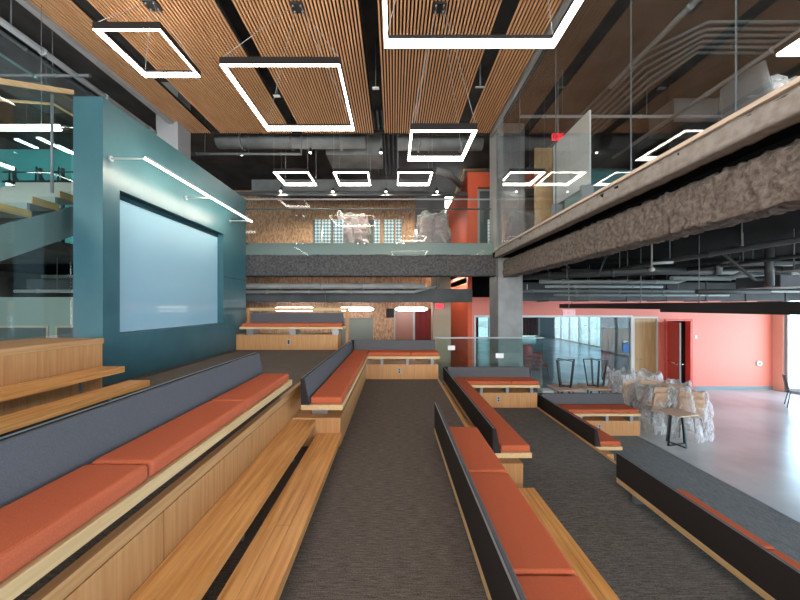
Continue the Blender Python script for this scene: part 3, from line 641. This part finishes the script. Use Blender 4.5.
B(.05,.72,12.2,12.22,-1.24,1.5).build('pane', mat('bronze_pane', (.35,.16,.12), .2), f); B(.8,1.45,12.2,12.22,-1.24,1.5).build('pane', curtain, f)
struct(B(1.32, 1.92, 10.8, 11.4, -1.24, 2.75).build('column_beige', beige))
for i, (x, w, l) in enumerate(((-3.55, 1.5, 'leftmost white linear lamp before the far wood wall'), (-1.35, 1.25,'middle white linear lamp before the far wood wall'), (.62, 1.15,'rightmost white linear lamp before the far wood wall'))):
    t = empty('linear_lamp', (x, 11.4, 1.49), l, 'lamp', 'linear lamps under the far balcony')
    MB().tube([(-w/2,0,0),(-w/2+.12,0,0),(w/2-.12,0,0),(w/2,0,0)], [.02,.07,.07,.02], 14).build('tube', ledc, t)
    for s_ in (-.4,.4): MB().tube([(s_*w,0,.06),(s_*w,0,1.26)], .006, 6).build('rod', pipem, t)

# made-up lace-pattern panels standing in for pale shapes, wrapped chairs on the far balcony
for i, (a, b) in enumerate(((315,321),(322.5,331),(333.5,343),(374,380),(384,394),(395.5,401.5),(488,496))):
    xa, xb_ = (a-394)/320*9.1, (b-394)/320*9.1
    l = ['narrow lattice-patterned panel at the left end of the far balcony group','lattice-patterned panel second from left on the far balcony','lattice-patterned panel just left of the wrapped pile on the balcony','narrow lattice-patterned panel just right of the left wrapped pile','broad lattice-patterned panel in the middle of the far balcony','narrow lattice-patterned panel left of the rounded wrapped stack','lattice-patterned panel beside the column on the far balcony'][i]
    tag(B(xa, xb_, 9.08, 9.14, 2.952, 4.05).build('patterned_panel', lacem), l, 'panel', 'blue and white lattice panels')

# ------------------------------------------------------------------ lower coral wall with openings
W = 10.95
struct(B(2.67,13,W,W+.15,1.90,2.75).build('wall_plenum', soffit))
m = MB().box(2.67,2.74,W,W+.15,-1.24,1.9).box(2.74,8.16,W,W+.15,1.28,1.9).box(8.16,9.02,W,W+.15,1.24,1.9).box(9.02,9.26,W,W+.15,-1.24,1.9).box(9.26,10.2,W,W+.15,1.16,1.9).box(10.2,13.0,W,W+.15,-1.24,1.9)
struct(m.build('wall_coral', coral))
struct(B(2.52, 2.67, W, 15.8, -1.24, 2.75).build('wall_orange_side', orange))
struct(B(10.25, 13.0, W-.012, W-.001, -1.24, -1.14).build('baseboard_coral', mat('grey_base', (.25,.3,.32), .5)))
struct(B(12.95, 13.1, 10.66, W, -1.24, 2.75).build('wall_right_return', header))
f = MB().box(2.74,2.80,W-.02,W+.1,-1.24,1.28).box(2.80,8.10,W-.02,W+.1,1.21,1.28).box(8.10,8.16,W-.02,W+.1,-1.24,1.28).build('window_6', white); struct(f)
B(2.80,8.10,W+.03,W+.045,-1.24,1.21).build('pane', gl, f)
f = MB().box(8.16,8.22,W-.02,W+.1,-1.24,1.24).box(8.22,8.98,W-.02,W+.1,1.18,1.24).box(8.98,9.02,W-.02,W+.1,-1.24,1.24).build('door_3', white); struct(f)
B(8.22,8.98,W+.02,W+.06,-1.23,1.18).build('door_leaf', wood_d, f); MB().tube([(8.32,W+.02,-.22),(8.32,W-.04,-.22),(8.44,W-.04,-.22)], .012).build('door_handle', chrome, f)
f = MB().box(9.26,9.33,W-.03,W+.16,-1.24,1.16).box(9.33,10.12,W-.03,W+.16,1.09,1.16).box(10.12,10.2,W-.03,W+.16,-1.24,1.16).build('door_4', redd); struct(f)
lf = MB().box(0,.90,-.022,.022,.01,2.31).build('door_leaf', redd, f); lf.location = (9.34,W-.05,-1.24); lf.rotation_euler = (0,0,-math.radians(112))
MB().box(.9005,.905,-.021,.021,.02,2.3).build('leaf_edge', pipel, lf); MB().box(.55,.68,.0225,.027,1.25,1.5).build('notice', mat('dark_notice', (.05,.03,.12), .5), lf)
MB().tube([(.10,-.06,1.0),(.86,-.06,1.0)], .016).tube([(.86,.023,1.0),(.86,.08,1.0),(.70,.08,1.0)], .014).build('push_bar', chrome, lf)
m = MB()
for z in (.3,1.2,2.1): m.tube([(0,.0,z-.06),(0,.0,z+.06)], .03, 8)
m.build('hinge', chrome, lf)
m = MB().box(9.1,9.2,W+.16,13,-1.24,2.6).box(10.3,10.4,W+.16,13,-1.24,2.6).box(9.1,10.4,13,13.1,-1.24,2.6).box(9.1,10.4,W+.16,13,2.6,2.7)
struct(m.build('wall_closet', plum))
t = empty('storage_shelf', (9.95, 12.0, -1.24), 'dim storage shelving seen inside the open red door', 'shelf')
for z in (.4,.8,1.2,1.6,2.0): B(-.3,.3,-.2,.2,z,z+.03).build('shelf_board', graywall, t)
for x in (-.3,.27): B(x,x+.03,-.2,-.17,0,2.1).build('upright', graywall, t)
# outlet, thermostat, switches, notice
t = empty('thermostat', (12.47, W, -.36), 'round white thermostat on the coral wall', 'thermostat'); MB().tube([(0,-.002,0),(0,-.04,0)], .09, 20).build('housing', white, t); MB().tube([(0,-.041,0),(0,-.046,0)], .035, 14).build('dial', graywall, t)
tag(B(10.28,10.36,W-.02,W-.001,.48,.60).build('wall_switch', white, bevel=.004), 'small white switch on the coral wall right of the red door frame', 'switch')
tag(B(7.84,8.05,W+.005,W+.028,.0,.32).build('blue_notice', bluesign), 'blue notice on the glass beside the maple door', 'notice')
tag(B(7.86,7.98,W+.005,W+.028,.36,.42).build('white_notice', white), 'tiny white notice above the blue notice', 'notice')

# right glazed wall
f = MB()
for y in (10.61, 8.6, 6.8, 5.0, 3.2, 1.4, -.4): f.box(13.0,13.08,y-.04,y+.04,-1.24,1.9)
f.box(13.0,13.08,-.4,10.61,-1.24,-1.18).box(13.0,13.08,-.4,10.61,1.84,1.9)
f = f.build('window_7', mat('mullion', (.35,.4,.42), .4)); struct(f); B(13.03,13.045,-.4,10.61,-1.18,1.84).build('pane', gl, f)
struct(B(13.0, 13.15, -3, 10.4, 1.9, 2.86).build('wall_right_header', coral))
struct(B(13.0, 13.15, -3, 16.2, 2.86, 7.2).build('wall_right_upper', graywall))  # added wall, blocks daylight so the ceiling behind the screen stays dark
struct(B(13.1, 40, -20, 60, -1.6, -1.3).build('ground', exterior))

# ------------------------------------------------------------------ room beyond the coral wall
struct(B(8.3, 8.5, W+.15, 12.4, -1.24, 2.6).build('wall_plum', plum))
struct(B(2.52, 14.2, W+.15, 28.6, 2.4, 2.6).build('ceiling_room', graywall))
m = MB(); y = 12.6
while y < 28.5: m.box(14.0,14.1,y-.05,y+.05,-1.24,2.4); y += 1.3
m.box(14.0,14.1,12.4,28.4,-1.24,-1.16).box(14.0,14.1,12.4,28.4,2.2,2.4).box(14.0,14.1,18,18.5,-1.2,2.3)
struct(m.build('window_8', white)); w8 = bpy.data.objects['window_8']; B(14.04,14.06,12.4,28.4,-1.16,2.2).build('pane', tint, w8)
struct(B(8.5, 14, 12.3, 12.4, -1.24, 2.4).build('wall_room_near', plum))
m = MB().box(2.5,14.1,28.4,28.5,2.0,2.4); x = 2.6
while x < 14: m.box(x-.05,x+.05,28.4,28.5,-1.24,2.0); x += 1.45
struct(m.build('window_9', white)); B(2.6,14.0,28.44,28.46,-1.24,2.0).build('pane', tint, bpy.data.objects['window_9']); struct(B(12.6, 13.9, 27.6, 28.4, -1.24, 2.4).build('column_room', graywall))
struct(B(2.45, 2.6, 15.9, 28.5, -1.24, 2.4).build('wall_room_left', plum))
struct(B(13.1, 14.2, W, 28.6, -1.44, -1.24).build('floor_room_edge', floorc))
def curtain_(x0, x1, y, z0, z1, l):
    m = MB(); n = max(8, int((x1-x0)/.05)); vs = []; fs = []
    for i in range(n+1):
        x = x0+(x1-x0)*i/n; yy = y+.06*math.sin(i*1.3)
        vs += [(x,yy,z0),(x,yy,z1),(x,yy+.02,z0),(x,yy+.02,z1)]
    for i in range(n): a = i*4; fs += [(a,a+4,a+5,a+1),(a+2,a+3,a+7,a+6),(a+1,a+5,a+7,a+3)]
    return tag(m.add(vs, fs, True).build('curtain', curtain), l, 'curtain', 'burgundy curtains')
curtain_(11.0, 12.3, 27.3, -.9, 2.3, 'burgundy curtain beside the grey column in the glass room')
curtain_(6.2, 7.0, 26.5, -1.2, 2.3, 'burgundy curtain at the left end of the glass room windows')
curtain_(7.85, 8.28, 12.1, -1.2, 2.3, 'burgundy curtain at the right side of the glass room')

# ------------------------------------------------------------------ tables and chairs
def side_table(lab, loc, rz=0, flip=False, group='small tables with black loop legs', proto=[]):
    if not proto:
        t = empty('side_table', (0,0,0), lab, 'table', group)
        B(-.33,.33,-.30,.30,.70,.725).build('tabletop', tabletop, t, bevel=.008)
        for a in (0, 1):
            P = lambda w0, w1, z0, z1: [(-w0,z0),(w0,z0),(w1,z1),(-w1,z1)]
            e = .003*a; k = .85 if a else 1
            o_, i_ = P(.29*k,.19*k,.0+e,.699-e), P(.272*k,.174*k,.016+e,.683-e)
            vs = []; fs = []
            for h in (-.022, .022):
                for q in o_+i_: vs.append((q[0],h,q[1]) if a == 0 else (h,q[0],q[1]))
            for j in range(4):
                n = (j+1)%4
                fs += [(j,n,n+4,j+4),(j+8,j+12,n+12,n+8),(j,j+8,n+8,n),(j+4,n+4,n+12,j+12)]
            MB().add(vs, fs).build('leg', black, t)
        proto.append(t)
    else: t = copy_tree(proto[0]); tag(t, lab); t.scale = (1,1,1)
    t.location = loc; t.rotation_euler = (PI if flip else 0, 0, rz)
    return t
side_table('small table with black loop legs standing upright in front of the wrapped chairs', (5.78,6.55,LC), .25).scale = (.78,.78,.93)
for x, y, k in ((4.45,8.3,0),(5.25,8.35,1)):
    w = ('left','right')[k]
    side_table('upright table under the upturned one, the %s of the pair behind the lowest bench' % w, (x,y,LC), 0)
    side_table('upturned table with its black legs in the air, the %s of the pair' % w, (x,y,LC+.727+.727), .3-.5*k, True)
tag(B(3.72,4.0,8.0,8.3,LC+.0,LC+.715).build('storage_box', white, bevel=.01), 'white box behind the middle bench, left of the tables', 'box')
def shell_chair(lab, loc, rz, m_=shellw, group='plywood chairs under film', proto={}):
    key = m_.name
    if key not in proto:
        t = empty('shell_chair', (0,0,0), lab, 'chair', group)
        # seat and back as one swept shell sheet with thickness
        prof = [(-.22,.44),(-.20,.46),(-.05,.45),(.10,.44),(.18,.46),(.215,.52),(.235,.65),(.26,.80),(.275,.90)]
        n = 8; vs = []; fs = []
        for th in (0, .014):
            for (y, z) in prof:
                w = .23 if z < .6 else .23-.08*(z-.6)
                for j in range(n+1):
                    u = -1+2*j/n; cup = .035*u*u
                    vs.append((u*w, y+(th if z > .5 else 0)-(cup if z > .5 else 0), z-(th if z <= .5 else 0)+(cup if z <= .5 else 0)))
        P = len(prof); q = n+1
        for s_ in range(2):
            for i in range(P-1):
                for j in range(n):
                    a = s_*P*q+i*q+j; f = (a,a+1,a+q+1,a+q); fs.append(f if s_ == 0 else f[::-1])
        for i in range(P-1):
            for j in (0, n): a = i*q+j; fs.append((a,a+q,a+q+P*q,a+P*q))
        for j in range(n): fs.append((j,j+1,j+1+P*q,j+P*q)); a = (P-1)*q+j; fs.append((a,a+1,a+1+P*q,a+P*q))
        MB().add(vs, fs, True).build('shell', m_, t)
        for sx in (-1, 1):
            for y0, y1 in ((-.15,-.23),(.15,.22)): MB().tube([(sx*.16,y0,.43),(sx*.22,y1,.0)], .011, 8).build('leg', black, t)
        proto[key] = t
    else: t = copy_tree(proto[key]); tag(t, lab)
    t.location = loc; t.rotation_euler = (0,0,rz); t['group'] = group
    return t
def film_cover(lab, loc, w, d, h, seed, group='clear film covers'):
    n, k = 56, 36; vs = []; fs = []
    for i in range(k+1):
        v = i/k
        for j in range(n):
            a = 2*PI*j/n; ca, sa = math.cos(a), math.sin(a)
            q = (abs(ca)**4+abs(sa)**4)**-.25
            if v < .75: z = h*.96*v/.75; rr = 1.08-.30*(v/.75)**1.5
            else: t_ = (v-.75)/.25; z = h*(.96+.04*t_)-.10*h*t_; rr = .78*max(0.0,1-t_)**.7
            s_ = Vector((ca*1.6, sa*1.6, z*2.0+seed*7)); nn = noise.noise(s_*1.3)*.30 + abs(noise.noise(s_*2.4))*.22
            R = q*rr*(1+nn-.08); corner = max(0, q-1.05)*3.2
            zz = z + (noise.noise(Vector((ca*2.5,sa*2.5,seed)))*.12*h + corner*.12*h)*max(0, min(1,(v-.3)*2.5))*(max(0,1-(v-.75)/.25) if v > .75 else 1)
            vs.append((ca*R*w/2, sa*R*d/2, max(.004, zz)))
    for i in range(k):
        for j in range(n): fs.append((i*n+j,i*n+(j+1)%n,(i+1)*n+(j+1)%n,(i+1)*n+j))
    o = MB().add(vs, fs, True).build('film_cover', film); o.location = loc
    return tag(o, lab, 'plastic cover', group)
CH = [(5.72,8.1,.3,'leftmost',1.2),(6.25,8.0,-.2,'second from left',1.2),(5.98,7.4,.15,'centre',1.0),(6.42,7.0,-.4,'second from right',1.02),(6.68,7.62,-.9,'rightmost',1.05)]
for i, (x, y, r, w, hh) in enumerate(CH):
    z = LC
    shell_chair('lower plywood shell chair in the %s film-wrapped pair of the cluster' % w, (x,y,z), r+PI)
    shell_chair('upper plywood shell chair in the %s film-wrapped pair of the cluster' % w, (x,y+.02,z+.13), r+PI)
    film_cover('crumpled clear film over the %s chair pair of the cluster' % w, (x,y,z), .62, .62, hh, i+1)
# far balcony wrapped piles and near one upstairs
for i, (x, y, w, h, l) in enumerate(((-1.25,9.9,.95,1.45,'left'),(1.2,10.0,1.05,1.55,'right'))):
    for k in range(4):
        for s_ in (-1, 1):
            shell_chair('mauve chair, level %d of the %s column in the %s wrapped pile on the balcony' % (k+1, 'left' if s_ < 0 else 'right', l), (x+s_*.24,y,UP+k*.15), PI, mauve, 'mauve chairs in wrapped piles')
    film_cover('cloudy film over the %s pile of chairs on the far balcony' % l, (x,y,UP), w*1.05, .85, h, 20+i, 'film covers on the balcony')
shell_chair('dark chair under film behind the glass screen at right', (3.72,3.2,3.0), PI/2, graywall, 'chair upstairs')
film_cover('shiny clear film over the chair behind the glass screen at right', (3.72,3.2,3.0), .46, .46, .80, 31, 'film upstairs')
# chairs in the glass room
for k in range(4): shell_chair('red chair, level %d of the stack in the glass room' % (k+1), (5.15,11.9,LC+k*.16), .4, redshell, 'red stacked chairs')
for i, (x, y) in enumerate(((5.85,12.6),(6.2,13.6))): shell_chair(('nearer','farther')[i]+' loose red chair behind the glass, right of the red stack', (x,y,LC), 1.2+i, redshell, 'red loose chairs')
shell_chair('grey chair cut by the right edge near the bright window', (11.3,8.95,LC), .8, graywall, 'chair by the window')
t = empty('high_table', (-9.3, 8.6, 2.95), 'dark stools and frame before the cyan wall at far left', 'stools')
for x in (-.9,-.2,.4):
    MB().tube([(x,0,.0),(x,0,2.35)], .04).build('post', black, t); MB().tube([(x-.14,0,1.95),(x,-.1,2.35),(x+.14,0,1.95)], .02).build('bracket', black, t)
MB().tube([(-1.2,0,2.0),(.7,0,2.0)], .03).tube([(-1.2,0,2.25),(.7,0,2.25)], .02).build('crossbar', black, t)

# ------------------------------------------------------------------ signs
def text(s, size, mat_, loc, parent, rot=(PI/2,0,0), name='lettering'):
    cu = bpy.data.curves.new('t', 'FONT'); cu.body = s; cu.size = size; cu.extrude = .003; cu.align_x = 'CENTER'; cu.align_y = 'CENTER'; cu.resolution_u = 2
    o = bpy.data.objects.new('t', cu); C.objects.link(o); bpy.context.view_layer.update()
    me = bpy.data.meshes.new_from_object(o.evaluated_get(bpy.context.evaluated_depsgraph_get())); C.objects.unlink(o); bpy.data.objects.remove(o)
    q = bpy.data.objects.new(name, me); C.objects.link(q); me.materials.clear(); me.materials.append(mat_); q.parent = parent; q.location = loc; q.rotation_euler = rot; return q
def exit_sign(x, y, z, w, top, body, letters, l):
    t = empty('exit_sign', (x,y,z), l, 'exit sign', 'exit signs'); h = w*.55
    B(-w/2,w/2,-.02,.02,-h/2,h/2).build('housing', body, t, bevel=.004); text('EXIT', h*.85, letters, (0,-.024,0), t)
    MB().tube([(0,0,h/2),(0,0,top-z)], .012, 8).build('rod', pipel, t)
exit_sign(5.08, 9.3, 1.40, .36, 2.75, white, exitpink, 'pale EXIT sign with pink letters before the coral wall')
exit_sign(4.05, 7.9, 5.77, .30, 7.2, exitred, black, 'red EXIT sign behind the glass screen')
exit_sign(1.5, 10.6, 1.60, .26, 2.75, exitred, black, 'small red EXIT sign before the beige column')
t = empty('number_mark', (3.95, 9.47, 2.14), 'white figure 1 marked on the blue-grey duct beside the column', 'mark'); text('1', .26, white, (0,.02,0), t)

# spotlights on the far ceiling
for i, (px, py, l) in enumerate(((242,154,'track spotlight above the left end of the far balcony, upper row'),(310.5,152,'track spotlight in the upper row left of the boxy duct'),(381,152,'track spotlight in the upper row just right of the boxy duct'),(281,190.5,'lower-row spotlight below the left far pendant'),(333,191,'lower-row spotlight between the left and middle far pendants'),(386,191,'lower-row spotlight between the middle and right far pendants'),(437,191,'lower-row spotlight left of the orange wall'))):
    y = 8.9 if i < 3 else 10.2; x = (px-394)/320*y; z = EYE+(306-py)/320*y
    t = empty('track_spotlight', (x,y,z), l, 'spotlight', 'small black track spotlights'); MB().tube([(0,.04,.09),(0,-.03,-.03)], .04, 12).build('can', black, t); MB().tube([(0,-.031,-.032),(0,-.034,-.037)], .033, 12).build('lens', ledc, t)
    MB().tube([(0,.03,.06),(0,.03,7.2-z)], .008, 6).build('stem', pipem, t)
    lt = bpy.data.lights.new('spot', 'SPOT'); lt.energy = 220; lt.spot_size = 1.6; lt.spot_blend = .6; lt.color = (1,.85,.68); lt.shadow_soft_size = .04
    q = bpy.data.objects.new('spot_lamp', lt); C.objects.link(q); q.parent = t; q.location = (0,-.05,-.06); q.rotation_euler = (math.radians(55 if i > 2 else 20),0,0)
for i, (x, y, l) in enumerate(((2.1,11.9,'round downlight in the lower passage beside the orange wall, nearer'),(2.0,14.0,'round downlight in the lower passage beside the orange wall, farther'))):
    t = empty('round_downlight', (x, y, 2.69), l, 'light', 'round passage lights')  # lower passage lamps added to brighten the orange side wall
    MB().tube([(0,0,0),(0,0,.055)], .12, 24).build('diffuser', mat('led_down_%d' % i, (1,1,1), .5, emit=(1,.88,.75), es=120), t)
for i, (x, y) in enumerate(((1.35,13.8),(.95,15.0))):
    t = empty('round_downlight', (x, y, 5.3-.25*i), ('nearer','farther')[i]+' round white ceiling light in the passage beside the orange wall', 'light', 'round passage lights')
    MB().tube([(0,0,0),(0,0,.06)], .28, 24).build('diffuser', ledc, t); MB().tube([(0,0,.06),(0,0,1.95+.25*i)], .01, 6).build('stem', pipem, t)

# ------------------------------------------------------------------ light and camera
w = bpy.data.worlds.new('world'); bpy.context.scene.world = w; w.use_nodes = True
bg = w.node_tree.nodes['Background']; WN = w.node_tree.nodes; WL = w.node_tree.links      # cool sky to the right, neutral behind
wt = WN.new('ShaderNodeTexCoord'); ws = WN.new('ShaderNodeSeparateXYZ'); wr = WN.new('ShaderNodeValToRGB'); WL.new(wt.outputs['Generated'], ws.inputs[0]); WL.new(ws.outputs['X'], wr.inputs['Fac'])
wr.color_ramp.elements[0].position = .1; wr.color_ramp.elements[0].color = (1,.965,.92,1); wr.color_ramp.elements[1].position = .7; wr.color_ramp.elements[1].color = (.74,1.0,1.28,1)
WL.new(wr.outputs['Color'], w.node_tree.nodes['Background'].inputs['Color']); bg.inputs['Color'].default_value = (.93,.97,1.0,1); bg.inputs['Strength'].default_value = 6.5
def lamp(name, kind, loc, e, col=(1,1,1), size=.5, rot=(0,0,0), **k):
    l = bpy.data.lights.new(name, kind); l.energy = e; l.color = col
    if kind == 'AREA': l.size = size; l.shape = 'RECTANGLE'; l.size_y = k.get('sy', size)
    else: l.shadow_soft_size = size
    o = bpy.data.objects.new(name, l); C.objects.link(o); o.location = loc; o.rotation_euler = rot; return o
cam = bpy.data.cameras.new('camera'); cam.sensor_width = 36; cam.lens = 320/800*36; cam.shift_x = 6/800; cam.shift_y = 6/800; cam.clip_start = .02
co = bpy.data.objects.new('camera', cam); C.objects.link(co); co.location = (0,0,EYE); co.rotation_euler = (PI/2,0,0)
sc = bpy.context.scene; sc.camera = co
sc.view_settings.view_transform = 'Standard'; sc.view_settings.look = 'None'; sc.view_settings.gamma = 1; sc.view_settings.use_curve_mapping = False
sc.view_settings.exposure = 0.4
sc.cycles.max_bounces = 8; sc.cycles.transparent_max_bounces = 24; sc.cycles.diffuse_bounces = 5
